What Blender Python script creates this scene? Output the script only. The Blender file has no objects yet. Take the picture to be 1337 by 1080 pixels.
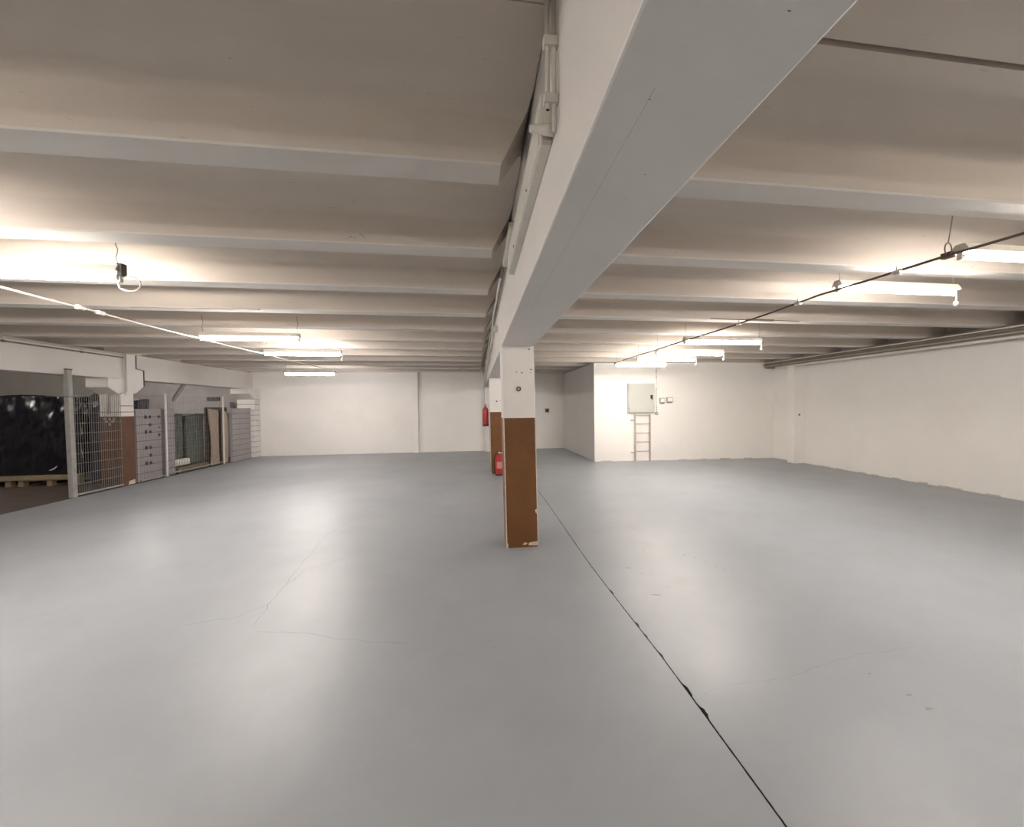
import bpy, bmesh, math, random
from mathutils import Vector, Matrix, noise

random.seed(7)
scene = bpy.context.scene
COL = scene.collection
PI = math.pi

# ------------------------------------------------------------------ camera
F, PPX = 540.0, 701.76
cam_d = bpy.data.cameras.new('camera')
cam_d.sensor_fit = 'HORIZONTAL'; cam_d.sensor_width = 36.0
cam_d.lens = F * 36.0 / 1337.0
cam_d.shift_x = (668.5 - PPX) / 1337.0
cam_d.clip_start = 0.05; cam_d.clip_end = 200
cam = bpy.data.objects.new('camera', cam_d); COL.objects.link(cam)
def cam_axes(y, p, r):
    A = Matrix(((math.cos(y), -math.sin(y), 0), (math.sin(y), math.cos(y), 0), (0, 0, 1)))
    B = Matrix(((1, 0, 0), (0, 0, -1), (0, 1, 0)))
    P = Matrix(((1, 0, 0), (0, math.cos(p), -math.sin(p)), (0, math.sin(p), math.cos(p))))
    Q = Matrix(((math.cos(r), -math.sin(r), 0), (math.sin(r), math.cos(r), 0), (0, 0, 1)))
    return Q @ P @ B @ A
M = cam_axes(0.1459, 0.0180, -0.0100)
cx, cy, cz = M[0], -M[1], -M[2]
cam.matrix_world = Matrix(((cx[0], cy[0], cz[0], 0), (cx[1], cy[1], cz[1], 0), (cx[2], cy[2], cz[2], 1.70), (0, 0, 0, 1)))
scene.camera = cam

# ------------------------------------------------------------------ world, exposure
w = bpy.data.worlds.new('world'); scene.world = w; w.use_nodes = True
w.node_tree.nodes['Background'].inputs[0].default_value = (0.02, 0.02, 0.022, 1)
w.node_tree.nodes['Background'].inputs[1].default_value = 0.5
scene.view_settings.view_transform = 'Standard'
scene.view_settings.look = 'None'
scene.view_settings.gamma = 1.0
scene.view_settings.use_curve_mapping = False
scene.view_settings.exposure = 2.68
TUBE_STRENGTH = 24.0

# ------------------------------------------------------------------ materials
def mat(name, col, rough=0.6, metal=0.0, var=0.0, scale=3.0, bump=0.0, bscale=40.0, spec=0.5, rvar=0.0,
        stain=None, stain_amt=0.0, stain_scale=1.2, speck=0.0, speck_scale=14.0, stretch=(1, 1, 1), emit=0.0, coat=0.0):
    m = bpy.data.materials.new(name); m.use_nodes = True
    nt = m.node_tree; N = nt.nodes; L = nt.links
    b = N['Principled BSDF']
    b.inputs['Base Color'].default_value = (*col, 1)
    b.inputs['Roughness'].default_value = rough
    b.inputs['Metallic'].default_value = metal
    b.inputs['Specular IOR Level'].default_value = spec
    b.inputs['Coat Weight'].default_value = coat
    if emit:
        b.inputs['Emission Color'].default_value = (*col, 1)
        b.inputs['Emission Strength'].default_value = emit
    if not (var or bump or stain or speck or rvar):
        return m
    tc = N.new('ShaderNodeTexCoord'); mp = N.new('ShaderNodeMapping')
    mp.inputs['Scale'].default_value = stretch
    L.new(tc.outputs['Object'], mp.inputs['Vector'])
    def nz(s, d=4.0, r=0.6):
        n = N.new('ShaderNodeTexNoise'); n.inputs['Scale'].default_value = s
        n.inputs['Detail'].default_value = d; n.inputs['Roughness'].default_value = r
        L.new(mp.outputs['Vector'], n.inputs['Vector']); return n.outputs['Fac']
    def ramp(src, a, c):
        r = N.new('ShaderNodeMapRange'); r.inputs['From Min'].default_value = a; r.inputs['From Max'].default_value = c
        L.new(src, r.inputs['Value']); return r.outputs['Result']
    def mix(fac, A, B):
        x = N.new('ShaderNodeMix'); x.data_type = 'RGBA'
        L.new(fac, x.inputs['Factor'])
        for v, i in ((A, 6), (B, 7)):
            if isinstance(v, tuple): x.inputs[i].default_value = (*v, 1)
            else: L.new(v, x.inputs[i])
        return x.outputs[2]
    cur = col
    if var:
        lo = tuple(max(0, c * (1 - var)) for c in col); hi = tuple(min(1, c * (1 + var)) for c in col)
        cur = mix(ramp(nz(scale), 0.3, 0.7), lo, hi)
    if stain:
        f = ramp(nz(stain_scale, 5, 0.65), 0.5, 0.75)
        mu = N.new('ShaderNodeMath'); mu.operation = 'MULTIPLY'; mu.inputs[1].default_value = stain_amt
        L.new(f, mu.inputs[0]); cur = mix(mu.outputs[0], cur, stain)
    if speck:
        f = ramp(nz(speck_scale, 2, 0.5), 0.72, 0.76)
        mu = N.new('ShaderNodeMath'); mu.operation = 'MULTIPLY'; mu.inputs[1].default_value = speck
        L.new(f, mu.inputs[0]); cur = mix(mu.outputs[0], cur, (0.12, 0.1, 0.09))
    if not isinstance(cur, tuple): L.new(cur, b.inputs['Base Color'])
    if rvar:
        r = N.new('ShaderNodeMapRange'); r.inputs['From Min'].default_value = 0.3; r.inputs['From Max'].default_value = 0.7
        r.inputs['To Min'].default_value = rough - rvar; r.inputs['To Max'].default_value = rough + rvar
        L.new(nz(scale * 0.8), r.inputs['Value']); L.new(r.outputs['Result'], b.inputs['Roughness'])
    if bump:
        bp = N.new('ShaderNodeBump'); bp.inputs['Strength'].default_value = bump; bp.inputs['Distance'].default_value = 0.01
        L.new(nz(bscale, 3), bp.inputs['Height']); L.new(bp.outputs['Normal'], b.inputs['Normal'])
    return m

MT = {}
MT['floor'] = mat('grey_floor_paint', (0.348, 0.372, 0.402), 0.39, var=0.05, scale=0.9, bump=0.05, bscale=1.6, rvar=0.06,
                  stain=(0.30, 0.31, 0.325), stain_amt=0.45, stain_scale=1.3, spec=0.4)
MT['groove'] = mat('joint_dirt', (0.05, 0.045, 0.04), 0.9)
MT['crack'] = mat('hairline_crack', (0.22, 0.225, 0.23), 0.6)
MT['scuff'] = mat('floor_scuff', (0.25, 0.255, 0.265), 0.5)
MT['yard'] = mat('bare_brown_floor', (0.10, 0.075, 0.06), 0.7, var=0.25, scale=2.5, bump=0.1, bscale=20)
MT['ceil'] = mat('aged_ceiling_paint', (0.575, 0.505, 0.435), 0.8, var=0.05, scale=1.5, stain=(0.48, 0.40, 0.33), stain_amt=0.35,
                 stain_scale=0.7, stretch=(0.35, 1.6, 1.6), bump=0.08, bscale=30, speck=0.25, speck_scale=20)
MT['rib'] = mat('rib_soffit_pale', (0.64, 0.60, 0.55), 0.8, var=0.04, scale=1.5, stretch=(0.35, 1.6, 1.6), bump=0.06, bscale=30)  # paler than the slab, used on the rib undersides
MT['beam'] = mat('beam_paint', (0.74, 0.70, 0.66), 0.6, var=0.03, scale=2, bump=0.06, bscale=25, spec=0.4)
MT['wall'] = mat('white_wall_paint', (0.90, 0.87, 0.83), 0.75, var=0.02, scale=0.8, bump=0.06, bscale=18, stain=(0.72, 0.68, 0.62), stain_amt=0.2, stain_scale=0.9)
MT['wall_dirt'] = mat('wall_foot_plaster', (0.58, 0.53, 0.46), 0.9, var=0.25, scale=6)
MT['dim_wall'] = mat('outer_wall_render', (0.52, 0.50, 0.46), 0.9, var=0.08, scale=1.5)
MT['white'] = mat('pillar_white', (0.80, 0.76, 0.73), 0.6, var=0.03, scale=4, bump=0.08, bscale=22, speck=0.5, speck_scale=9)
MT['brown'] = mat('brown_gloss_paint', (0.165, 0.070, 0.022), 0.42, var=0.14, scale=3.5, bump=0.05, bscale=30, spec=0.35)
MT['brown_side'] = mat('dull_brown_paint', (0.13, 0.062, 0.035), 0.7, var=0.12, scale=4)
MT['chip'] = mat('bare_plaster_chip', (0.66, 0.58, 0.50), 0.8, var=0.2, scale=30)
MT['tube_mid'] = mat('lit_tube_behind', (1.0, 0.945, 0.875), 0.3, emit=TUBE_STRENGTH * 0.65)  # lower output for the unseen lamps behind the viewpoint
MT['tube_a'] = mat('lit_tube_front', (1.0, 0.94, 0.895), 0.3, emit=TUBE_STRENGTH * 0.82)
MT['tube_b'] = mat('lit_tube_far_right', (1.0, 0.94, 0.88), 0.3, emit=TUBE_STRENGTH * 0.66)
MT['tube_bay'] = mat('lit_tube_bay_fill', (1.0, 0.94, 0.88), 0.3, emit=TUBE_STRENGTH * 0.9)  # for the lamps added to brighten the storage bay
MT['housing'] = mat('lamp_housing', (0.74, 0.70, 0.63), 0.5)
MT['holder'] = mat('lampholder_plastic', (0.75, 0.73, 0.68), 0.4)
MT['tube'] = mat('lit_tube', (1.0, 0.94, 0.895), 0.3, emit=TUBE_STRENGTH)
MT['tube_cool'] = mat('lit_tube_neutral', (1.0, 0.95, 0.925), 0.3, emit=TUBE_STRENGTH)
MT['chain'] = mat('dull_steel', (0.28, 0.26, 0.23), 0.5, metal=0.6)
MT['cable_dark'] = mat('dusty_dark_cable', (0.16, 0.12, 0.095), 0.6)
MT['cable_white'] = mat('white_cable', (0.72, 0.69, 0.63), 0.5)
MT['cable_grey'] = mat('grey_cable', (0.45, 0.43, 0.38), 0.6)
MT['pipe'] = mat('painted_pipe', (0.62, 0.58, 0.51), 0.5, var=0.06, scale=6)
MT['pipe_dark'] = mat('dusty_pipe', (0.24, 0.20, 0.16), 0.7, var=0.15, scale=6)
MT['head'] = mat('wall_head_shade', (0.26, 0.22, 0.18), 0.9, var=0.15, scale=4)  # dark tone painted in as shade in the gaps between the pipes
MT['pipe_pale'] = mat('pale_painted_pipe', (0.76, 0.71, 0.64), 0.45, var=0.05, scale=6)
MT['pipe_mid'] = mat('greyed_pipe', (0.44, 0.40, 0.34), 0.55, var=0.08, scale=6)
MT['trunk'] = mat('trunking_plastic', (0.68, 0.65, 0.58), 0.5, var=0.03, scale=4)
MT['cab'] = mat('cabinet_grey_enamel', (0.56, 0.565, 0.52), 0.35, var=0.02, scale=3)
MT['black'] = mat('black_plastic', (0.02, 0.02, 0.02), 0.4)
MT['dark'] = mat('dark_grey', (0.07, 0.065, 0.06), 0.6)
MT['steel'] = mat('zinc_steel', (0.50, 0.49, 0.47), 0.42, metal=0.75, var=0.08, scale=12)
MT['chrome'] = mat('chrome', (0.75, 0.75, 0.75), 0.15, metal=1.0)
MT['ladder'] = mat('ladder_paint', (0.50, 0.42, 0.37), 0.5)
MT['red'] = mat('extinguisher_red', (0.44, 0.022, 0.025), 0.3, coat=0.3)
MT['label'] = mat('pale_label', (0.58, 0.26, 0.23), 0.5)
MT['post'] = mat('grey_post_paint', (0.36, 0.35, 0.325), 0.65, var=0.12, scale=9)
MT['whitepost'] = mat('white_post_paint', (0.72, 0.69, 0.66), 0.5)
MT['wire'] = mat('galvanised_wire', (0.25, 0.235, 0.215), 0.55, metal=0.2)
MT['film'] = mat('black_wrap_film', (0.009, 0.009, 0.013), 0.26, spec=0.6)
MT['film_blue'] = mat('dark_blue_wrap', (0.022, 0.020, 0.032), 0.3)
MT['wood'] = mat('pallet_wood', (0.27, 0.21, 0.13), 0.8, var=0.2, scale=8, stretch=(1, 6, 6))
MT['board'] = mat('pale_board', (0.42, 0.33, 0.26), 0.7, var=0.12, scale=5, stretch=(4, 4, 1))
MT['board_dark'] = mat('dark_board', (0.06, 0.045, 0.038), 0.7, var=0.2, scale=6)
MT['siding'] = mat('grey_slat_panel', (0.36, 0.335, 0.335), 0.6, var=0.05, scale=4, stretch=(1, 1, 4))
MT['slot'] = mat('slot_shadow_gap', (0.10, 0.09, 0.09), 0.8)
MT['foam'] = mat('white_foam', (0.75, 0.74, 0.69), 0.8, var=0.04, scale=9)
MT['green'] = mat('green_grey_wrap', (0.07, 0.085, 0.065), 0.35, var=0.3, scale=2.5)
MT['block'] = mat('grey_blockwork', (0.34, 0.32, 0.32), 0.85, var=0.07, scale=3)
MT['rust'] = mat('red_brown_box', (0.16, 0.055, 0.04), 0.6)

# ------------------------------------------------------------------ mesh helpers
def obj(name, bm, m, parent=None, smooth=False):
    me = bpy.data.meshes.new(name)
    bmesh.ops.recalc_face_normals(bm, faces=bm.faces)
    bm.to_mesh(me); bm.free()
    for x in (m if isinstance(m, (list, tuple)) else [m]): me.materials.append(x)
    if smooth:
        for p in me.polygons: p.use_smooth = True
    o = bpy.data.objects.new(name, me); COL.objects.link(o)
    if parent is not None:
        o.parent = parent
        o.matrix_parent_inverse = Matrix.Translation(-parent.location)
    return o
def tag(o, label, cat, group=None):
    o['label'] = label; o['category'] = cat
    if group: o['group'] = group
    return o
def thing(name, label, cat, loc, group=None):
    o = bpy.data.objects.new(name, None); COL.objects.link(o)
    o.location = loc; o.empty_display_size = 0.1
    return tag(o, label, cat, group)
def struct(o, label=None):
    o['kind'] = 'structure'
    return o
def B(): return bmesh.new()
def quad(bm, pts, mi=0):
    f = bm.faces.new([bm.verts.new(p) for p in pts]); f.material_index = mi; return f
def box(bm, x0, x1, y0, y1, z0, z1, mi=0, top=None, bev=0.0):
    """axis box; top=(dx,dy) shifts the upper face."""
    dx, dy = top or (0, 0)
    v = [bm.verts.new(p) for p in ((x0, y0, z0), (x1, y0, z0), (x1, y1, z0), (x0, y1, z0),
                                   (x0 + dx, y0 + dy, z1), (x1 + dx, y0 + dy, z1), (x1 + dx, y1 + dy, z1), (x0 + dx, y1 + dy, z1))]
    fs = []
    for idx in ((3, 2, 1, 0), (4, 5, 6, 7), (0, 1, 5, 4), (1, 2, 6, 5), (2, 3, 7, 6), (3, 0, 4, 7)):
        f = bm.faces.new([v[i] for i in idx]); f.material_index = mi; fs.append(f)
    if bev:
        es = {e for f in fs for e in f.edges}
        bmesh.ops.bevel(bm, geom=list(es), offset=bev, segments=2, profile=0.5, affect='EDGES', material=-1)
    return fs
def prism(bm, poly, axis, a0, a1, mi=0):
    """poly of 2-D points extruded along axis ('X','Y','Z'); a0/a1 may be functions of (u,v)."""
    f0 = a0 if callable(a0) else (lambda u, v: a0)
    f1 = a1 if callable(a1) else (lambda u, v: a1)
    def P(u, v, a): return {'X': (a, u, v), 'Y': (u, a, v), 'Z': (u, v, a)}[axis]
    A = [bm.verts.new(P(u, v, f0(u, v))) for u, v in poly]; C = [bm.verts.new(P(u, v, f1(u, v))) for u, v in poly]
    n = len(poly); fs = []
    for i in range(n):
        j = (i + 1) % n
        fs.append(bm.faces.new((A[i], A[j], C[j], C[i])))
    fs.append(bm.faces.new(A[::-1])); fs.append(bm.faces.new(C))
    for f in fs: f.material_index = mi
    return fs
def tube(bm, pts, r, n=8, mi=0, cap=True):
    pts = [Vector(p) for p in pts]; rings = []
    up = None
    for i, p in enumerate(pts):
        d = (pts[min(i + 1, len(pts) - 1)] - pts[max(i - 1, 0)]).normalized()
        if up is None:
            up = Vector((0, 0, 1)) if abs(d.z) < 0.9 else Vector((1, 0, 0))
        s = d.cross(up)
        if s.length < 1e-5: s = d.cross(Vector((0, 1, 0)))
        s.normalize(); up = s.cross(d).normalized()
        rr = r[i] if isinstance(r, (list, tuple)) else r
        rings.append([bm.verts.new(p + (s * math.cos(2 * PI * k / n) + up * math.sin(2 * PI * k / n)) * rr) for k in range(n)])
    for a, b in zip(rings, rings[1:]):
        for k in range(n):
            f = bm.faces.new((a[k], a[(k + 1) % n], b[(k + 1) % n], b[k])); f.material_index = mi; f.smooth = True
    if cap:
        f = bm.faces.new(rings[0][::-1]); f.material_index = mi
        f = bm.faces.new(rings[-1]); f.material_index = mi
def lathe(bm, prof, c, n=24, axis='Z', mi=0):
    """prof: (r, h) list about an axis through c."""
    rings = []
    for r, h in prof:
        ring = []
        for k in range(n):
            a = 2 * PI * k / n; u, v = r * math.cos(a), r * math.sin(a)
            ring.append(bm.verts.new({'Z': (c[0] + u, c[1] + v, c[2] + h), 'Y': (c[0] + u, c[1] + h, c[2] + v), 'X': (c[0] + h, c[1] + u, c[2] + v)}[axis]))
        rings.append(ring)
    for a, b in zip(rings, rings[1:]):
        for k in range(n):
            f = bm.faces.new((a[k], a[(k + 1) % n], b[(k + 1) % n], b[k])); f.smooth = True; f.material_index = mi
    f = bm.faces.new(rings[0][::-1]); f.material_index = mi
    f = bm.faces.new(rings[-1]); f.material_index = mi
def ribbon(bm, pts, wd, z, mi=0):
    pts = [Vector((p[0], p[1], z)) for p in pts]; prev = None
    for i, p in enumerate(pts):
        d = (pts[min(i + 1, len(pts) - 1)] - pts[max(i - 1, 0)]).normalized()
        s = Vector((-d.y, d.x, 0)); ww = wd * (0.5 if 0 < i < len(pts) - 1 else 0.15) * random.uniform(0.6, 1.3)
        cur = (bm.verts.new(p + s * ww), bm.verts.new(p - s * ww))
        if prev:
            f = bm.faces.new((prev[0], prev[1], cur[1], cur[0])); f.material_index = mi
        prev = cur
def jag(pts, step=0.07, amp=0.012):
    out = []
    for a, b in zip(pts, pts[1:]):
        a, b = Vector((*a, 0)), Vector((*b, 0)); n = max(2, int((b - a).length / step))
        for i in range(n):
            p = a.lerp(b, i / n)
            out.append((p.x + random.uniform(-amp, amp), p.y + random.uniform(-amp, amp)))
    out.append(tuple(pts[-1])); return out
def blob(bm, c, rx, ry, z, mi, n=12, rot=0.0):
    vs = []
    for k in range(n):
        a = 2 * PI * k / n; q = random.uniform(0.6, 1.15); u, v = rx * q * math.cos(a), ry * q * math.sin(a)
        vs.append(bm.verts.new((c[0] + u * math.cos(rot) - v * math.sin(rot), c[1] + u * math.sin(rot) + v * math.cos(rot), z)))
    f = bm.faces.new(vs); f.material_index = mi
def child(o, name, bm, m, smooth=False): return obj(name, bm, m, o, smooth)

# ------------------------------------------------------------------ key dimensions
ZC, ZR, ZB = 3.25, 2.98, 2.42           # slab soffit, rib soffit, beam soffit
XW = 9.21                               # right wall face
XL = -7.87                              # left beam face
XE = -7.77                              # edge of the painted floor
BX0, BX1 = 0.302, 0.688                 # central beam
YF = -6.0                               # wall behind the viewpoint
YB, YR = 16.05, 16.35                   # back wall left of the beam / in the recess
def yb(x): return 12.11 - 0.0647 * (x - 3.514)   # face of the partition with the cabinet

# ------------------------------------------------------------------ floor
bm = B()
JX = lambda y: 1.192 + 0.012 * math.sin(y * 1.1) + 0.02 * max(0, 1 - abs(y - 2.6) / 1.6)
y = YF; left, right = [], []
chips = [(2.10, 0.045, 0.020), (2.28, 0.06, 0.016), (2.63, 0.035, 0.010), (2.87, 0.03, 0.008), (3.03, 0.05, 0.012), (3.6, 0.05, 0.010)]
while y < YB + 0.35:
    wl = 0.0042 + random.uniform(-0.0008, 0.0012); wr = 0.0042 + random.uniform(-0.0008, 0.0012)
    for cy_, cl, ca in chips:
        d = abs(y - cy_) / cl
        if d < 1: wr += ca * (1 - d * d) * random.uniform(0.7, 1.1)
    left.append((JX(y) - wl, y)); right.append((JX(y) + wr, y)); y += 0.02 if 0.8 < y < 4.5 else 0.15
def strip(bm, edge, xo, mi):
    pe = None
    for (x, yy) in edge:
        c = (bm.verts.new((x, yy, 0)), bm.verts.new((xo, yy, 0)))
        if pe:
            f = bm.faces.new((pe[0], c[0], c[1], pe[1])); f.material_index = mi
        pe = c
strip(bm, left, XE, 0); strip(bm, right, XW + 0.3, 0)
quad(bm, [(1.0, YF, -0.012), (1.5, YF, -0.012), (1.5, YB + 0.4, -0.012), (1.0, YB + 0.4, -0.012)], 1)
for pts in ([(-1.752, 3.496), (-1.84, 4.1), (-1.80, 4.6), (-1.50, 4.944)], [(-1.84, 4.2), (-1.92, 4.9), (-2.009, 5.826), (-1.9, 6.6)],
            [(-2.309, 3.611), (-1.954, 3.672), (-1.80, 3.9)], [(-1.70, 3.42), (-1.232, 3.30), (-1.05, 3.20), (-0.523, 3.051)]):
    ribbon(bm, jag(pts), 0.0042, 0.0007, 2)
for pts in ([(1.436, 2.288), (1.896, 2.285), (2.461, 2.415), (3.022, 2.43)], [(1.25, 2.2), (1.436, 2.288)]):
    ribbon(bm, jag(pts), 0.0024, 0.0007, 3)
for (x_, y_, a, b_) in ((2.46, 1.925, 0.035, 0.012), (2.464, 2.035, 0.03, 0.01), (2.417, 2.237, 0.02, 0.008), (1.564, 3.481, 0.06, 0.016),
                        (2.131, 5.427, 0.06, 0.012), (1.215, 1.94, 0.008, 0.005), (2.31, 4.36, 0.035, 0.018), (2.37, 4.25, 0.03, 0.012), (2.42, 4.13, 0.025, 0.012),
                        (2.46, 3.98, 0.03, 0.014), (2.5, 3.9, 0.03, 0.012), (2.55, 3.85, 0.025, 0.01), (2.58, 4.02, 0.02, 0.008), (1.9, 4.55, 0.02, 0.01),
                        (1.55, 4.1, 0.05, 0.014), (1.62, 3.95, 0.04, 0.01), (1.75, 3.62, 0.03, 0.008), (3.3, 2.3, 0.012, 0.006), (0.1, 2.9, 0.01, 0.006), (-0.4, 3.4, 0.01, 0.006)):
    blob(bm, (x_, y_), a * 0.8, b_ * 0.8, 0.0007, 3, rot=random.uniform(-0.4, 0.4))
floor = struct(obj('floor', bm, [MT['floor'], MT['groove'], MT['crack'], MT['scuff']]))
bm = B(); quad(bm, [(-15, YF, -0.002), (XE, YF, -0.002), (XE, YB + 0.4, -0.002), (-15, YB + 0.4, -0.002)])
struct(obj('floor', bm, MT['yard']))

# ------------------------------------------------------------------ ceiling: ribbed slabs, 2 ribs each
def rib_profile(yr):
    pts = []
    fil = [(0.355 - 0.19 * math.sin(a), ZC - 0.085 * (1 - math.cos(a))) for a in [PI / 2 * i / 9 for i in range(10)]]
    for dy, z in fil + [(0.132, ZR + 0.08), (0.106, ZR + 0.010), (0.098, ZR)]:
        pts.append((yr - dy, z))
    return pts + [(2 * yr - a, z) for a, z in reversed(pts)]
def slab(y0, xa, xb, ga=0.0, gb=0.0, gap=0.006):
    """xa/xb: ends at the rib soffit; ga/gb: how much further the slab reaches at soffit level."""
    y1 = y0 + 2.39; sh = 0.26 if y0 < 1 else 0.0
    poly = [(y0 + gap / 2, ZC)] + rib_profile(y0 + 0.72 - sh) + rib_profile(y0 + 1.915 - sh) + [(y1 - gap / 2, ZC), (y1 - gap / 2, 3.42), (y0 + gap / 2, 3.42)]
    h = ZC - ZR
    bm = B()
    fa = lambda u, v: xa + ga * min(1, max(0, (v - ZR) / h))
    fb = lambda u, v: xb + gb * min(1, max(0, (v - ZR) / h))
    fs = prism(bm, poly, 'X', fa, fb)
    for f in fs[:-2]: f.smooth = True
    bm.normal_update()
    for e in bm.edges:
        if len(e.link_faces) == 2 and e.calc_face_angle(0) > 0.35: e.smooth = False
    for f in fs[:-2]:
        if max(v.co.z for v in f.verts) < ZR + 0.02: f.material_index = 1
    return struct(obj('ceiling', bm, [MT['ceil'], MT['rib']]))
k0 = -4
for k in range(k0, 7):
    y0 = 1.60 + 2.39 * k
    if y0 > YB: break
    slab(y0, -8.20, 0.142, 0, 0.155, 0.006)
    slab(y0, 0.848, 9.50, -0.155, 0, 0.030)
bm = B(); box(bm, -8.3, 9.7, YF - 0.3, YR + 0.4, 3.43, 3.5); struct(obj('ceiling', bm, MT['dark']))
bm = B(); box(bm, -15.2, -8.22, YF - 0.3, YB + 0.5, 3.25, 3.4); struct(obj('ceiling', bm, MT['ceil']))

# flecks and small scratches on the ceiling and the beam soffit
def ceil_z(y, yr):
    d = abs(y - yr)
    if d >= 0.355: return ZC
    if d > 0.165: return ZC - 0.085 * (1 - math.sqrt(max(0, 1 - ((0.355 - d) / 0.19) ** 2)))
    if d > 0.132: return 3.165 - (0.165 - d) / 0.033 * 0.105
    return ZR
bm = B()
def fleck(P, yr, r, l):
    c = Vector((0, 0, 1.70)); d = Vector(P) - c; t = 0.6
    while t < 1.2 and (c + d * t).z < ceil_z((c + d * t).y, yr): t += 0.0008
    p = c + d * t; a = random.uniform(-0.6, 0.6)
    m_ = Matrix.Translation(p) @ Matrix.Rotation(a, 4, 'Z') @ Matrix.Diagonal((l, 1, 0.6, 1))
    bmesh.ops.create_icosphere(bm, subdivisions=1, radius=r, matrix=m_)
for P in ((-0.917, 2.06), (-0.685, 2.068), (-0.75, 2.258), (-0.592, 2.06), (-0.326, 2.057), (-0.396, 2.09), (-0.214, 2.124), (-1.118, 2.339), (-1.059, 2.03), (-0.83, 2.06)):
    fleck((*P, 3.25), 2.32, random.uniform(0.0018, 0.0035), random.uniform(0.8, 1.8))
for P in ((-0.975, 3.38, 3.0), (-0.942, 3.38, 3.019), (-0.874, 3.38, 3.046), (-0.846, 3.38, 3.018), (-0.914, 3.38, 3.014), (-0.96, 3.38, 3.01), (-0.86, 3.38, 3.035)):
    fleck(P, 3.515, 0.0035, random.uniform(1.5, 4))
for P in ((0.529, 1.24), (0.412, 0.937), (0.522, 1.39), (0.576, 0.695)):
    bmesh.ops.create_icosphere(bm, subdivisions=1, radius=0.002, matrix=Matrix.Translation((*P, ZB)) @ Matrix.Diagonal((2.2, 0.8, 0.3, 1)))
for i in range(40):
    ya = 0.9 + i * 0.1
    quad(bm, [(0.409, ya, ZB - 0.0006), (0.4105, ya, ZB - 0.0006), (0.4105, ya + 0.09, ZB - 0.0006), (0.409, ya + 0.09, ZB - 0.0006)], 1)
struct(obj('ceiling', bm, [MT['dark'], MT['cable_grey']]))

# ------------------------------------------------------------------ beams
bm = B(); box(bm, BX0, BX1, YF, YR, ZB, 3.425, bev=0.008); struct(obj('ceiling_beam', bm, MT['beam']))
bm = B(); box(bm, -8.25, XL, YF, YB, 2.40, ZR - 0.003, bev=0.012); struct(obj('ceiling_beam', bm, MT['beam']))

# ------------------------------------------------------------------ walls
def wall(name, bm, m='wall'): return struct(obj(name, bm, MT[m]))
bm = B(); box(bm, XW, XW + 0.5, YF, 12.6, 0, ZR - 0.02); wall('wall_right', bm)
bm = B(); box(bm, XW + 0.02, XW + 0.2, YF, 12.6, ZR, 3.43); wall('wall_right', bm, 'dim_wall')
bm = B(); box(bm, -7.95, 0.5, YB, YB + 0.3, 0, 3.42); wall('wall_back', bm)
bm = B(); box(bm, 0.5, 3.49, YR, YR + 0.3, 0, 3.42); wall('wall_recess', bm)
bm = B()
poly = [(3.514, yb(3.514)), (XW + 0.05, yb(XW + 0.05)), (XW + 0.05, yb(XW + 0.05) + 0.2), (3.514, yb(3.514) + 0.2)]
prism(bm, poly, 'Z', 0, ZR); wall('wall_partition', bm)
bm = B(); prism(bm, [(3.514, 12.13), (3.72, 12.13), (3.70, YR + 0.1), (3.47, YR + 0.1)], 'Z', 0, ZR); wall('wall_partition', bm)
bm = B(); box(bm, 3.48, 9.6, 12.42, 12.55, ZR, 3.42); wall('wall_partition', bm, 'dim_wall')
bm = B(); box(bm, -15.2, 9.9, YF - 0.3, YF, 0, 3.42); wall('wall_front', bm)
bm = B(); box(bm, -15.2, -15.0, YF, YB + 0.3, 0, 3.3); wall('wall_left', bm, 'dim_wall')
bm = B(); box(bm, -15.0, -7.95, YB + 0.02, YB + 0.3, 0, 3.3); wall('wall_back', bm, 'block')
bm = B(); box(bm, -13.0, -9.4, 12.7, 12.9, 0, 3.3); wall('wall_left', bm, 'dim_wall')
# pilasters
bm = B(); box(bm, -2.355, -2.16, YB - 0.16, YB + 0.01, 0, ZR + 0.1, bev=0.008); wall('wall_pilaster', bm)
bm = B(); box(bm, 8.86, XW + 0.01, 10.50, 10.76, 0, 2.80, bev=0.012); wall('wall_pilaster', bm)
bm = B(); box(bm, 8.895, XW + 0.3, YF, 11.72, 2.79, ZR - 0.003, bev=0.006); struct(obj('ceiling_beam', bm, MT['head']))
# rough plaster at the foot of walls
bm = B(); yy = 3.0
while yy < 11.6:
    l = random.uniform(0.12, 0.5); h = random.uniform(0.012, 0.035)
    if not 10.4 < yy + l < 10.9: box(bm, XW - random.uniform(0.004, 0.012), XW + 0.002, yy, yy + l, 0, h)
    yy += l + random.uniform(0.05, 0.5)
struct(obj('trim_1', bm, MT['wall_dirt']))
bm = B(); xx = 3.7
while xx < 8.8:
    l = random.uniform(0.1, 0.4); h = random.uniform(0.01, 0.03)
    if not 4.55 < xx + l < 5.6: box(bm, xx, xx + l, yb(xx + l / 2) - 0.016, yb(xx + l / 2) + 0.02, 0, h)
    xx += l + random.uniform(0.2, 0.8)
struct(obj('trim_2', bm, MT['wall_dirt']))

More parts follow.
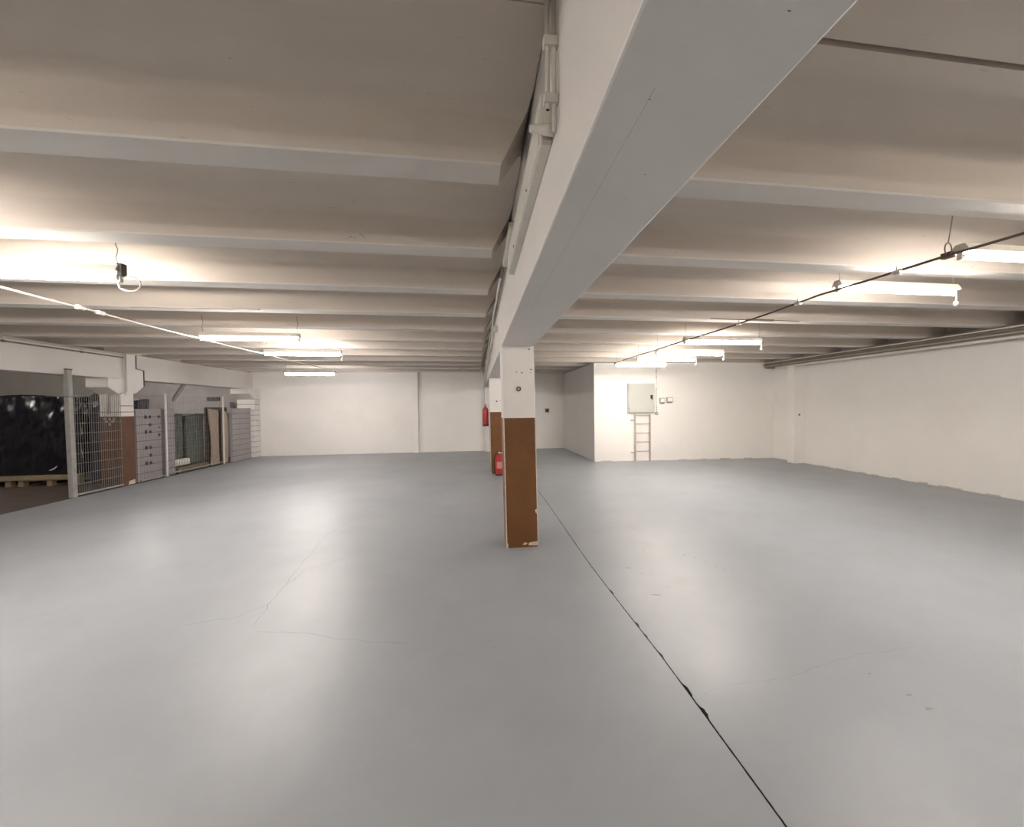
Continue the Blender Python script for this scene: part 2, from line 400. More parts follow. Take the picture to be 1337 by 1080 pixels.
# ------------------------------------------------------------------ pillars
def ch(x0, x1, y0, y1, c): return [(x0 + c, y0), (x1 - c, y0), (x1, y0 + c), (x1, y1 - c), (x1 - c, y1), (x0 + c, y1), (x0, y1 - c), (x0, y0 + c)]
def leaning(bm, x0, x1, y0, y1, za, zb_, lean, grow=0.0, cmi=0, c=0.012):
    poly = ch(x0 - grow, x1 + grow, y0 - grow, y1 + grow, c)
    A = [bm.verts.new((x + lean * za, y_, za)) for x, y_ in poly]; C = [bm.verts.new((x + lean * zb_, y_, zb_)) for x, y_ in poly]
    for i in range(8):
        f = bm.faces.new((A[i], A[(i + 1) % 8], C[(i + 1) % 8], C[i])); f.material_index = cmi if i % 2 else 0
    bm.faces.new(A[::-1]); bm.faces.new(C)
def pillar(label, x0, x1, y0, y1, top, lean=0.0, brown=1.56):
    t = thing('concrete_pillar', label, 'pillar', ((x0 + x1) / 2, (y0 + y1) / 2, 0))
    bm = B(); leaning(bm, x0, x1, y0, y1, brown if brown else 0, top, lean); child(t, 'shaft', bm, MT['white'])
    if brown:
        bm = B(); leaning(bm, x0, x1, y0, y1, 0, brown, lean, 0.0015, 1)
        # knocked-off paint: base corner and right edge
        yf = y0 - 0.0022
        def patch(pts): quad(bm, [(a + lean * b_, yf, b_) for a, b_ in pts], 1)
        wd = x1 - x0
        patch([(x0 + 0.50 * wd, 0.03), (x0 + 0.56 * wd, 0.058), (x0 + 0.66 * wd, 0.05), (x0 + 0.60 * wd, 0.028)])
        patch([(x0 + 0.68 * wd, 0.02), (x0 + 0.70 * wd, 0.052), (x1 - 0.01, 0.066), (x1 - 0.004, 0.012)])
        patch([(x1 - 0.026, 0.41), (x1 - 0.034, 0.445), (x1 - 0.012, 0.46), (x1 - 0.012, 0.40)])
        patch([(x0 + 0.008, 0.0), (x0 + 0.008, 0.07), (x0 + 0.022, 0.05), (x0 + 0.02, 0.0)])
        child(t, 'painted_base', bm, [MT['brown'], MT['chip']])
    return t
p1 = pillar('white square pillar with brown lower half, nearest the viewpoint under the central beam', 0.334, 0.722, 4.93, 5.32, ZB + 0.002, -0.0135)
bm = B(); lathe(bm, [(0.030, 0.0), (0.030, -0.008), (0.018, -0.012), (0.0, -0.006)], (0.500, 4.932, 1.907), 20, 'Y'); a_ = child(p1, 'wall_anchor', bm, MT['dark'])
bm = B(); lathe(bm, [(0.016, -0.010), (0.013, -0.016), (0.0, -0.017)], (0.500, 4.932, 1.907), 16, 'Y'); child(a_, 'screw', bm, MT['chrome'])
for (hx, hz) in ((0.50 + 0.04, 2.10), (0.63, 2.38), (0.65, 2.14)):
    bm = B(); lathe(bm, [(0.009, 0.001), (0.009, -0.0015), (0, -0.002)], (hx, 4.931, hz), 10, 'Y'); child(p1, 'drill_hole', bm, MT['dark'])
p2 = pillar('white square pillar with brown lower half, second along the beam, behind the nearest one', 0.335, 0.724, 10.466, 10.86, ZB + 0.002, -0.006)
bm = B(); lathe(bm, [(0.02, 0.0), (0.02, -0.01), (0, -0.012)], (0.50, 10.468, 1.83), 12, 'Y'); child(p2, 'wall_anchor', bm, MT['dark'])
pillar('all white pillar against the far wall at the end of the beam', 0.305, 0.69, 15.70, 16.04, ZB + 0.002, 0, None)

# left pillar with corbels both ways, carrying the left beam
cx0, cx1, cy0, cy1 = -8.27, -7.868, 10.47, 10.865
lp = thing('corbel_pillar', 'pillar with stepped white corbels and dull brown base behind wire mesh', 'pillar', ((cx0 + cx1) / 2, (cy0 + cy1) / 2, 0))
bm = B(); leaning(bm, cx0, cx1, cy0, cy1, 1.56, 2.42, 0); child(lp, 'shaft', bm, MT['white'])
bm = B(); leaning(bm, cx0, cx1, cy0, cy1, 0, 1.56, 0, 0.001)
quad(bm, [(cx1 + 0.0025, cy0 + 0.18, 0.0), (cx1 + 0.0025, cy1 - 0.02, 0.0), (cx1 + 0.0025, cy1 - 0.03, 0.10), (cx1 + 0.0025, cy0 + 0.2, 0.08)], 1)
child(lp, 'painted_base', bm, [MT['brown_side'], MT['chip']])
bm = B(); prism(bm, [(cy0 - 0.30, 2.20), (cy0 - 0.30, 2.398), (cy1 + 0.22, 2.398), (cy1 + 0.22, 2.25), (cy1, 2.09), (cy0, 2.05)], 'X', cx0 + 0.0, cx1 + 0.018)
child(lp, 'corbel', bm, MT['white'])
bm = B(); prism(bm, [(cy0 + 0.13, 2.05), (cy1 + 0.0, 2.09), (cy1 + 0.22, 2.25), (cy1 + 0.22, 2.62), (cy1, 2.64), (cy1, 2.97), (cy0 + 0.13, 2.97)], 'X', cx1 - 0.1, cx1 + 0.05)
child(lp, 'pier_head', bm, MT['white'])
bm = B(); tube(bm, [(cx1 + 0.052, cy1 + 0.015, 2.97), (cx1 + 0.052, cy1 + 0.015, 2.66), (cx1 + 0.052, cy1 + 0.235, 2.63), (cx1 + 0.052, cy1 + 0.235, 2.26)], 0.012, 6); child(lp, 'drop_cable', bm, MT['dark'])
bm = B(); tube(bm, [(cx1 + 0.06, cy0 + 0.12, 2.96), (cx1 + 0.06, cy0 + 0.12, 2.12), (cx1 + 0.02, cy0 - 0.02, 2.06), (cx1 - 0.2, cy0 - 0.02, 2.03), (cx1 - 0.215, cy0 - 0.02, 1.6)], 0.014, 8); child(lp, 'drop_pipe', bm, MT['pipe'])
bm = B(); tube(bm, [(cx1 + 0.014, cy0 - 0.013, 1.80), (cx1 + 0.014, cy1 + 0.01, 1.80)], 0.008, 6); tube(bm, [(cx0, cy0 - 0.012, 1.66), (cx1 + 0.012, cy0 - 0.012, 1.66), (cx1 + 0.012, cy1 + 0.01, 1.66)], 0.007, 6); child(lp, 'strap', bm, MT['pipe_dark'])
bm = B()
for dx, dz in ((0, 0.05), (0.06, 0.0), (-0.06, 0.0), (0, -0.06), (0.09, 0.05), (-0.09, 0.06)):
    box(bm, cx0 + 0.2 + dx - 0.022, cx0 + 0.2 + dx + 0.022, cy0 - 0.006, cy0 - 0.001, 1.45 + dz - 0.025, 1.45 + dz + 0.025)
child(lp, 'wall_sticker', bm, MT['board'])

# brick pier at the far left corner
bp = thing('brick_pier', 'white brick pier with toothed joints at the far left corner', 'pillar', (-7.86, 15.85, 0))
bm = B()
for i in range(11):
    z0 = i * 0.185
    box(bm, -8.2, -7.63, 15.66, 16.045, z0 + 0.014, z0 + 0.171, bev=0.010)
child(bp, 'brick_courses', bm, MT['white'])
bm = B(); box(bm, -8.19, -7.655, 15.68, 16.04, 0.0, 2.05); child(bp, 'mortar', bm, MT['dim_wall'])
bm = B(); prism(bm, [(15.66, 2.04), (16.045, 2.04), (16.045, 2.398), (15.30, 2.398), (15.30, 2.22)], 'X', -8.2, -7.63); child(bp, 'corbel', bm, MT['white'])

# ------------------------------------------------------------------ fluorescent lamps
def lamp(label, xa, y_, z, L, r=0.024, chains=(1, 1), drops=(0, 1), loop=False, mt='tube', dz=0.0, group='hanging fluorescent lamps'):
    xm = xa + L / 2
    t = thing('fluorescent_lamp', label, 'lamp', (xm, y_, z), group)
    bm = B(); prism(bm, [(y_ - 0.062, z + 0.010), (y_ - 0.056, z + 0.030), (y_ - 0.030, z + 0.070), (y_ + 0.030, z + 0.070), (y_ + 0.056, z + 0.030), (y_ + 0.062, z + 0.010)], 'X', xa, xa + L)
    child(t, 'housing', bm, MT['housing'])
    bm = B(); tube(bm, [(xa + 0.035, y_, z - r + 0.004), (xa + L - 0.035, y_, z - r + 0.004 + dz)], r, 14); child(t, 'tube', bm, MT[mt], True)
    for s, xe in ((0, xa), (1, xa + L)):
        bm = B(); box(bm, xe - 0.008 if s else xe - 0.004, xe + 0.004 if s else xe + 0.008, y_ - 0.018, y_ + 0.018, z - 2 * r - 0.002, z + 0.05, bev=0.003)
        h = child(t, 'lampholder', bm, MT['holder'])
        bm = B(); tube(bm, [(xe + (0.012 if not s else -0.034), y_, z - r + 0.004), (xe + (0.034 if not s else -0.012), y_, z - r + 0.004)], r * 0.9, 12); child(h, 'tube_cap', bm, MT['holder'])
        if chains[s]:
            xi = xe + (0.03 if not s else -0.03)
            bm = B(); n = 9; zt = ZC + 0.01
            pts = [(xi + 0.006 * math.sin(i * 2.2), y_ - 0.0 + 0.006 * math.cos(i * 1.7), z + 0.06 + (zt - z - 0.06) * i / n) for i in range(n + 1)]
            pts[-1] = (xi, y_, zt)
            tube(bm, pts, 0.0035, 6); child(t, 'hanger_chain', bm, MT['chain'])
        if drops[s]:
            xi = xe + (-0.012 if not s else 0.014)
            bm = B(); tube(bm, [(xi, y_, z + 0.02), (xi + 0.01, y_, z - 0.05), (xi, y_, z - 0.10)], 0.008, 6)
            lathe(bm, [(0.0, -0.04), (0.016, -0.032), (0.022, -0.015), (0.018, 0.005), (0.0, 0.012)], (xi, y_, z - 0.11), 12); child(t, 'starter_pull', bm, MT['holder'])
    if loop:
        xi = xa + L + 0.02
        bm = B(); pts = []
        for i in range(34):
            a = 2 * PI * i / 15 + 2.6; rr = 0.085 + 0.012 * math.sin(i * 0.9)
            pts.append((xi + 0.05 + rr * math.cos(a), y_ - 0.01 + 0.02 * math.sin(i * 0.5), z - 0.085 + rr * 0.85 * math.sin(a)))
        pts = [(xi - 0.02, y_, z + 0.03)] + pts
        tube(bm, pts, 0.006, 6); child(t, 'cable_loop', bm, MT['cable_white'])
        bm = B(); box(bm, xi - 0.035, xi + 0.005, y_ - 0.03, y_ + 0.03, z - 0.02, z + 0.085, bev=0.004); child(t, 'junction_box', bm, MT['dark'])
    return t
lamp('white fluorescent lamp with dangling cable loop, cut by the left picture edge', -4.45, 4.02, 2.86, 1.47, 0.034, (1, 1), (0, 0), True, mt='tube_b')
lamp('fluorescent lamp on left side, second from the left picture edge, above the white cable', -4.12, 6.95, 2.80, 1.40, 0.028, drops=(0, 0))
lamp('fluorescent lamp on left side, third from the left picture edge', -4.12, 8.87, 2.80, 1.43, 0.026)
lamp('farthest fluorescent lamp on left side, close to the pale back wall', -5.50, 12.95, 2.72, 1.40, 0.026, drops=(0, 0), mt='tube_cool')
lamp('fluorescent lamp cut by the right picture edge, hung where the dark cable is hooked', 3.56, 2.60, 2.80, 1.42, 0.022, chains=(0, 1), drops=(0, 0), mt='tube_a')
lamp('long fluorescent lamp on right side, second from the right picture edge', 3.62, 3.72, 2.87, 1.42, 0.022, mt='tube_a')
lamp('fluorescent lamp on right side, third from the right, left of the ceiling marks', 3.50, 6.60, 2.78, 1.42, 0.026, mt='tube_b')
lamp('fluorescent lamp on right side, fourth from the right, half behind the third', 3.52, 7.75, 2.73, 1.42, 0.026, mt='tube_b')
lamp('fluorescent lamp on right side, fifth from the right, near the cabinet wall', 3.58, 8.88, 2.74, 1.40, 0.026, mt='tube_b')
lamp('farthest fluorescent lamp on right side, directly before the cabinet wall', 3.47, 10.06, 2.73, 1.37, 0.026, drops=(0, 0), mt='tube_b')
for (x_, y_) in ((-4.85, 2.62), (-4.4, 0.1), (3.6, 0.1), (-4.4, -2.2), (3.6, -2.2), (-4.4, -4.6), (3.6, -4.6)):  # first one inferred from a bright ceiling patch; rest added to brighten the foreground
    lamp('unseen fluorescent lamp hanging beside or behind the viewpoint, outside the picture', x_, y_, 2.84, 1.42, 0.026, drops=(0, 0), mt='tube' if y_ > 2 else 'tube_mid', group='lamps behind the viewpoint')

for x_, y_, z_ in ((-11.2, 8.3, 2.75), (-10.8, 13.7, 2.98)):  # unseen lamps added to lift the dark storage bay
    lamp('added fluorescent lamp brightening the left storage bay, hidden from view', x_, y_, z_, 1.42, 0.022, drops=(0, 0), mt='tube_bay', group='added lamps in the storage bay')

# ------------------------------------------------------------------ suspended power cables along the lamp rows
def sagged(pts, n=10, sag=0.012):
    out = []
    for a, b in zip(pts, pts[1:]):
        a, b = Vector(a), Vector(b)
        for i in range(n):
            p = a.lerp(b, i / n); p.z -= sag * (b - a).length * 4 * (i / n) * (1 - i / n) * 0.5; out.append(tuple(p))
    out.append(tuple(pts[-1])); return out
rc = thing('power_cable', 'long dark cable slung along the right row of lamps', 'cable', (3.45, 5, 2.78))
bm = B(); tube(bm, sagged([(3.40, -5.9, 2.74), (3.40, -1.0, 2.74), (3.45, 2.13, 2.765), (3.46, 2.60, 2.785), (3.43, 3.72, 2.79), (3.42, 4.95, 2.755), (3.42, 6.55, 2.76), (3.42, 8.7, 2.765), (3.45, 10.06, 2.765)], 8, 0.006), 0.010, 8)
child(rc, 'cable', bm, MT['cable_dark'])
for (x_, y_, z_) in ((3.43, 2.95, 2.768), (3.425, 4.0, 2.775), (3.42, 5.0, 2.75), (3.42, 5.9, 2.75), (3.42, 7.0, 2.752), (3.44, 9.5, 2.755)):
    bm = B(); tube(bm, [(x_, y_ - 0.035, z_), (x_, y_ + 0.035, z_)], 0.020, 10); box(bm, x_ - 0.006, x_ + 0.006, y_ - 0.006, y_ + 0.006, z_, z_ + 0.05); child(rc, 'cable_clip', bm, MT['cable_white'])
bm = B(); ht = [(3.46 + 0.03 * math.cos(a), 2.60, 2.83 + 0.045 * math.sin(a)) for a in [PI * 2 * i / 14 for i in range(15)]]
tube(bm, ht, 0.005, 6); tube(bm, [(3.46, 2.60, 2.875), (3.468, 2.58, 3.05), (3.47, 2.57, 3.215)], 0.004, 6); child(rc, 'wire_hook', bm, MT['chain'])
bm = B(); box(bm, 3.44, 3.485, 2.57, 2.64, 2.762, 2.805, bev=0.006); child(rc, 'junction_box', bm, MT['cable_dark'])
lc = thing('power_cable', 'long white cable slung along the left row of lamps', 'cable', (-4.0, 6, 2.76))
bm = B(); tube(bm, sagged([(-4.0, -5.9, 2.76), (-3.95, 0.5, 2.74), (-3.93, 3.9, 2.745), (-3.98, 4.94, 2.75), (-4.135, 6.9, 2.775), (-4.15, 8.85, 2.79), (-4.06, 12.9, 2.80)], 8, 0.008), 0.010, 8); child(lc, 'cable', bm, MT['cable_white'])
for (x_, y_, z_) in ((-3.98, 4.86, 2.75), (-3.99, 5.1, 2.75)):
    bm = B(); tube(bm, [(x_, y_ - 0.04, z_), (x_, y_ + 0.04, z_)], 0.022, 10); child(lc, 'cable_clip', bm, MT['cable_white'])

# short dark lengths fixed along the ribs
bm = B(); tube(bm, [(3.45, 5.72, 2.972), (3.9, 5.75, 2.972), (4.95, 5.76, 2.972)], 0.006, 6); box(bm, 4.05, 4.50, 5.725, 5.775, 2.958, 2.982)
tag(obj('cable_spur', bm, MT['cable_dark']), 'thin dark cable spur fixed under a rib on the right ceiling', 'cable')
bm = B(); tube(bm, [(-4.2, 5.80, 2.972), (-2.8, 5.80, 2.972)], 0.007, 6); box(bm, -3.05, -2.75, 5.78, 5.82, 2.965, 2.982)
tag(obj('cable_spur', bm, MT['cable_grey']), 'thin grey cable spur fixed under a rib on the left ceiling', 'cable')

# ------------------------------------------------------------------ pipes on the right wall head
for (xo, zo, r, m, lab, ye) in ((8.850, 2.946, 0.012, 'pipe_pale', 'thin pale pipe, topmost of the bundle along the right wall head', 11.74),
                                (8.872, 2.897, 0.018, 'pipe_dark', 'dusty brown pipe, upper middle of the bundle along the right wall head', 11.74),
                                (8.866, 2.846, 0.016, 'pipe_mid', 'mid grey pipe, lower middle of the bundle along the right wall head', 11.74),
                                (8.850, 2.770, 0.027, 'pipe_pale', 'thickest pale pipe, lowest of the bundle along the right wall head', 11.2)):
    bm = B(); tube(bm, [(xo + 0.006 * math.sin(yv * 1.3 + zo * 40), yv, zo + 0.004 * math.sin(yv * 0.9 + zo * 70)) for yv in [YF + 0.05 + (ye - YF - 0.05) * i / 24 for i in range(25)]], r, 10)
    tag(obj('wall_pipe', bm, MT[m]), lab, 'pipe', 'pipes along the right wall')

# conduits along the left beam head
for zo, m, lab in ((2.945, 'pipe', 'thin conduit along the left beam head, upper of two'), (2.885, 'pipe_dark', 'thin conduit along the left beam head, lower of two')):
    bm = B(); tube(bm, [(XL + 0.016, YF + 0.1, zo), (XL + 0.016, 3, zo), (XL + 0.016, 10.58, zo)], 0.014, 8)
    for yv in (6.8, 8.2, 9.6): box(bm, XL + 0.001, XL + 0.034, yv - 0.02, yv + 0.02, zo - 0.02, zo + 0.02)
    tag(obj('conduit', bm, MT[m]), lab, 'conduit', 'conduits along the left beam')

# ------------------------------------------------------------------ services on the central beam's left face
for xo, zb_, lab in ((0.038, 2.755, 'short vertical conduit on the central beam, outer one, with open end'), (0.014, 2.68, 'vertical conduit on the central beam, inner one, reaching the trunking')):
    t = thing('conduit', lab, 'conduit', (BX0 - xo, 1.47, zb_), 'vertical conduits on the central beam')
    bm = B(); tube(bm, [(BX0 - xo, 1.47, zb_), (BX0 - xo, 1.47, 3.24)], 0.0085, 12); child(t, 'pipe', bm, MT['pipe'])
    if xo > 0.02:
        bm = B(); tube(bm, [(BX0 - xo, 1.47, zb_ - 0.001), (BX0 - xo, 1.47, zb_ + 0.002)], 0.0065, 12); child(t, 'open_end', bm, MT['dark'])
        for zv in (2.99, 2.79):
            bm = B(); box(bm, BX0 - 0.053, BX0 - 0.001, 1.452, 1.488, zv - 0.016, zv + 0.016, bev=0.003); child(t, 'pipe_clip', bm, MT['pipe'])
t = thing('cable_trunking', 'pale cable trunking box fixed along the central beam', 'trunking', (BX0 - 0.03, 2.3, 2.74))
bm = B(); box(bm, BX0 - 0.045, BX0 - 0.0005, 1.60, 3.2, 2.715, 2.90, bev=0.003); child(t, 'body', bm, MT['trunk'])
bm = B(); box(bm, BX0 - 0.050, BX0 - 0.044, 1.62, 3.2, 2.722, 2.86, bev=0.002); child(t, 'cover', bm, MT['trunk'])
for yv in (2.0, 2.7):
    bm = B(); lathe(bm, [(0.007, 0), (0.005, -0.004), (0, -0.005)], (BX0 - 0.050, yv, 2.74), 10, 'X'); child(t, 'screw', bm, MT['dark'])
bm = B(); box(bm, BX0 - 0.042, BX0 - 0.003, 1.575, 1.60, 2.712, 2.78, bev=0.003); child(t, 'end_cap', bm, MT['pipe_mid'])
bm = B(); lathe(bm, [(0.011, 0.0), (0.014, 0.006), (0.017, 0.05), (0.020, 0.055), (0.022, 0.09), (0.0, 0.091)], (BX0 - 0.095, 1.545, 2.735), 14, 'X'); child(t, 'cable_gland', bm, MT['trunk'])
bm = B(); box(bm, BX0 - 0.05, BX0 - 0.001, 3.05, 3.80, 2.97, 3.05, bev=0.004)
t2 = tag(obj('cable_trunking', bm, MT['trunk']), 'short slim trunking piece above the end of the long trunking', 'trunking')
labs = ['cable along the central beam, highest of the loose bundle', 'grey cable in the loose bundle along the central beam, second from top', 'pale cable in the loose bundle along the central beam, third from top',
        'sagging pale cable of the loose bundle along the central beam, second from bottom', 'lowest cable of the loose bundle along the central beam, dropping at its far end']
for i in range(5):
    pts = []; yv = 3.86 + 0.1 * i if i < 3 else 5.2 + 0.4 * i
    zb_ = 3.08 - 0.06 * i
    while yv < 15.0:
        fall = 0.22 * max(0, (yv - 5) / 10) * (0.4 + 0.5 * i)
        pts.append((BX0 - 0.022 - 0.012 * (i % 3) - 0.012 * abs(math.sin(yv * 2.1 + i)), yv, zb_ - fall + 0.02 * math.sin(yv * (1.7 + 0.3 * i) + i))); yv += 0.25
    bm = B(); tube(bm, pts, 0.011 + 0.003 * (i % 2), 6)
    tag(obj('loose_cable', bm, MT[('cable_grey', 'pipe_dark', 'cable_white', 'cable_white', 'cable_grey')[i]]), labs[i], 'cable', 'loose cables on the central beam')
bm = B(); box(bm, BX0 - 0.06, BX0 - 0.001, 5.66, 5.78, 2.73, 2.80, bev=0.006); tag(obj('junction_box', bm, MT['trunk']), 'small pale junction box on the central beam above the nearest pillar', 'junction box')

# ------------------------------------------------------------------ cabinet wall
Yc = lambda x: yb(x)
ec = thing('electrical_cabinet', 'grey steel electrical cabinet mounted on the white wall above the ladder', 'cabinet', (4.94, Yc(4.94), 1.46))
y0 = Yc(4.94)
bm = B(); box(bm, 4.525, 5.345, y0 - 0.12, y0 + 0.03, 1.465, 2.355, bev=0.008); child(ec, 'body', bm, MT['cab'])
bm = B(); box(bm, 4.545, 5.325, y0 - 0.142, y0 - 0.116, 1.485, 2.335, bev=0.006); dr = child(ec, 'door', bm, MT['cab'])
bm = B(); box(bm, 5.20, 5.275, y0 - 0.152, y0 - 0.141, 1.89, 2.0, bev=0.003); child(dr, 'lock_plate', bm, MT['black'])
bm = B(); box(bm, 5.235, 5.26, y0 - 0.17, y0 - 0.15, 1.85, 1.97, bev=0.004); child(dr, 'handle', bm, MT['dark'])
bm = B(); box(bm, 5.165, 5.20, y0 - 0.1435, y0 - 0.141, 1.93, 1.965); child(dr, 'label_plate', bm, MT['holder'])
for zv in (1.62, 2.2):
    bm = B(); tube(bm, [(4.54, y0 - 0.135, zv - 0.04), (4.54, y0 - 0.135, zv + 0.04)], 0.012, 8); child(ec, 'hinge', bm, MT['steel'])

ld = thing('wall_ladder', 'pinkish steel ladder fixed to the white wall under the grey cabinet', 'ladder', (4.97, y0 - 0.08, 0))
yl = y0 - 0.09
for xr in (4.735, 5.205):
    bm = B(); box(bm, xr - 0.016, xr + 0.016, yl - 0.025, yl + 0.025, 0.0, 1.425, bev=0.004); child(ld, 'rail', bm, MT['ladder'])
for zr in (1.39, 1.13, 0.855, 0.58, 0.30):
    bm = B(); tube(bm, [(4.735, yl, zr), (5.205, yl, zr)], 0.014, 8); child(ld, 'rung', bm, MT['ladder'])
for zr in (1.24, 0.26):
    bm = B(); box(bm, 4.63, 4.75, yl - 0.01, yl + 0.02, zr - 0.015, zr + 0.015); box(bm, 4.63, 4.65, yl, y0 + 0.02, zr - 0.015, zr + 0.015); child(ld, 'wall_bracket', bm, MT['steel'])
for (xa, xb_, za, zb_, lab) in ((5.53, 5.69, 1.755, 1.91, 'small white surface socket right of the cabinet, left of the pair'), (5.75, 5.94, 1.775, 1.93, 'small white surface socket right of the cabinet, right of the pair')):
    yy = Yc(xa); s = thing('wall_socket', lab, 'socket', ((xa + xb_) / 2, yy, za), 'sockets right of the cabinet')
    bm = B(); box(bm, xa, xb_, yy - 0.06, yy + 0.012, za, zb_, bev=0.008); child(s, 'housing', bm, MT['pipe_mid'])
    bm = B(); box(bm, xa + 0.02, xb_ - 0.02, yy - 0.075, yy - 0.055, za + 0.03, zb_ - 0.02, bev=0.006); child(s, 'lid', bm, MT['wall'])
    for q in (0.15, 0.4, 0.7):
        bm = B(); box(bm, xa + q * (xb_ - xa), xa + q * (xb_ - xa) + 0.022, yy - 0.05, yy - 0.01, za - 0.022, za + 0.004)
        child(s, 'cable_entry', bm, MT['dark'])
yy = Yc(5.43)
cd = thing('wall_conduit', 'thin white conduit drop ending in a round box beside the cabinet', 'conduit', (5.44, yy, 1.44))
bm = B(); tube(bm, [(5.44, yy - 0.014, 1.46), (5.44, yy - 0.014, 2.97)], 0.010, 8); child(cd, 'pipe', bm, MT['cable_white'])
for zv in (1.62, 2.18, 2.55, 2.72):
    bm = B(); box(bm, 5.42, 5.46, yy - 0.03, yy + 0.004, zv - 0.014, zv + 0.014, bev=0.003); child(cd, 'pipe_clip', bm, MT['pipe'])
bm = B(); lathe(bm, [(0.045, 0.0), (0.045, -0.035), (0.036, -0.04), (0.0, -0.04)], (5.44, yy + 0.004, 1.44), 18, 'Y'); rb = child(cd, 'round_box', bm, MT['pipe_dark'])
bm = B(); lathe(bm, [(0.028, -0.039), (0.026, -0.046), (0.0, -0.046)], (5.44, yy + 0.004, 1.44), 16, 'Y'); child(rb, 'socket_face', bm, MT['holder'])

sb = thing('switch_box', 'small dark red switch box with pale surround on the recess wall', 'switch', (2.79, YR, 1.5))
bm = B(); box(bm, 2.70, 2.88, YR - 0.02, YR + 0.002, 1.42, 1.62, bev=0.004); child(sb, 'back_plate', bm, MT['chip'])
bm = B(); box(bm, 2.725, 2.855, YR - 0.075, YR - 0.018, 1.46, 1.585, bev=0.006); child(sb, 'housing', bm, MT['rust'])
bm = B(); box(bm, 2.775, 2.805, YR - 0.09, YR - 0.073, 1.49, 1.55, bev=0.003); child(sb, 'toggle', bm, MT['black'])
bm = B(); lathe(bm, [(0.025, 0.0), (0.025, -0.012), (0.0, -0.014)], (9.03, 10.50, 1.38), 12, 'Y'); tag(obj('wall_plug', bm, MT['dark']), 'small dark wall plug on the right wall pilaster', 'plug')

# ------------------------------------------------------------------ fire extinguishers
def extinguisher(label, c, h, r, bracket=False):
    hung = bracket
    t = thing('fire_extinguisher', label, 'fire extinguisher', c)
    x, y_, z = c
    bm = B(); lathe(bm, [(r * 0.95, 0.0), (r, 0.012), (r, h * 0.66), (r * 0.93, h * 0.73), (r * 0.7, h * 0.79), (r * 0.34, h * 0.83), (r * 0.32, h * 0.87), (0, h * 0.87)], (x, y_, z + 0.02), 28); bd = child(t, 'cylinder', bm, MT['red'], True)
    bm = B(); lathe(bm, [(r * 0.97, 0.0), (r * 1.02, 0.004), (r * 1.02, 0.045), (r * 0.9, 0.05)], (x, y_, z), 28); child(t, 'foot_ring', bm, MT['black'])
    bm = B()
    for a0 in [] if hung else [-PI / 2 - 0.75 + 0.125 * i for i in range(12)]:
        a1 = a0 + 0.125; rr = r + 0.0012
        f = quad(bm, [(x + rr * math.cos(a0), y_ + rr * math.sin(a0), z + h * 0.30), (x + rr * math.cos(a1), y_ + rr * math.sin(a1), z + h * 0.30),
                      (x + rr * math.cos(a1), y_ + rr * math.sin(a1), z + h * 0.58), (x + rr * math.cos(a0), y_ + rr * math.sin(a0), z + h * 0.58)]); f.smooth = True
    if hung: bm.free()
    else: child(bd, 'label', bm, MT['label'])
    bm = B(); lathe(bm, [(r * 0.30, 0), (r * 0.34, 0.01), (r * 0.34, 0.04), (r * 0.2, 0.05)], (x, y_, z + 0.02 + h * 0.86), 14); vl = child(t, 'valve', bm, MT['chrome'])
    if hung:
        bm = B(); tube(bm, [(x, y_, z + h * 0.93), (x + 0.005, y_, z + h * 1.0)], [0.022, 0.008], 10); child(vl, 'handle', bm, MT['red'])
        bm = B(); box(bm, x + r * 0.6, x + r + 0.03, y_ - 0.03, y_ + 0.03, z + h * 0.55, z + h * 0.62); child(t, 'wall_bracket', bm, MT['steel'])
        return t
    bm = B(); prism(bm, [(x - 0.02, z + h * 0.92), (x + 0.10, z + h * 0.95), (x + 0.12, z + h * 0.93), (x + 0.02, z + h * 0.89)], 'Y', y_ - 0.012, y_ + 0.012); child(vl, 'lever', bm, MT['chip'])
    bm = B(); prism(bm, [(x - 0.02, z + h * 0.95), (x + 0.06, z + h), (x + 0.09, z + h * 0.99), (x + 0.0, z + h * 0.935)], 'Y', y_ - 0.012, y_ + 0.012); child(vl, 'handle', bm, MT['black'])
    bm = B(); tube(bm, [(x - 0.01, y_, z + h * 0.9), (x - r * 0.7, y_ - 0.03, z + h * 0.93), (x - r * 1.25, y_ - 0.03, z + h * 0.78), (x - r * 1.4, y_ - 0.02, z + h * 0.5), (x - r * 1.25, y_, z + h * 0.3), (x - r * 1.1, y_, z + h * 0.2)], 0.012, 8); hs = child(t, 'hose', bm, MT['black'])
    bm = B(); tube(bm, [(x - r * 1.12, y_, z + h * 0.21), (x - r * 1.06, y_, z + h * 0.06)], [0.016, 0.022], 10); child(hs, 'nozzle', bm, MT['black'])
    if bracket:
        bm = B(); box(bm, x + r * 0.6, x + r + 0.03, y_ - 0.03, y_ + 0.03, z + h * 0.55, z + h * 0.62); child(t, 'wall_bracket', bm, MT['steel'])
    return t
extinguisher('red fire extinguisher standing on the floor before the second pillar', (0.535, 10.20, 0.0), 0.60, 0.095)
extinguisher('red fire extinguisher hung on the left side of the second pillar', (0.222, 10.66, 1.20), 0.56, 0.078, True)

# ------------------------------------------------------------------ left bay: posts, mesh, panels, pallets
ps = thing('square_post', 'tall grey square post standing at the edge of the painted floor', 'post', (-7.79, 9.33, 0))
bm = B(); box(bm, -7.86, -7.77, 9.24, 9.335, 0.0, 2.50, top=(-0.045, 0), bev=0.010); child(ps, 'post', bm, MT['post'])
bm = B(); box(bm, -7.91, -7.81, 9.235, 9.34, 2.495, 2.515, bev=0.003); child(ps, 'cap', bm, MT['dark'])
bm = B(); box(bm, -7.90, -7.803, 9.236, 9.339, 1.965, 1.98, bev=0.003); child(ps, 'band', bm, MT['dark'])

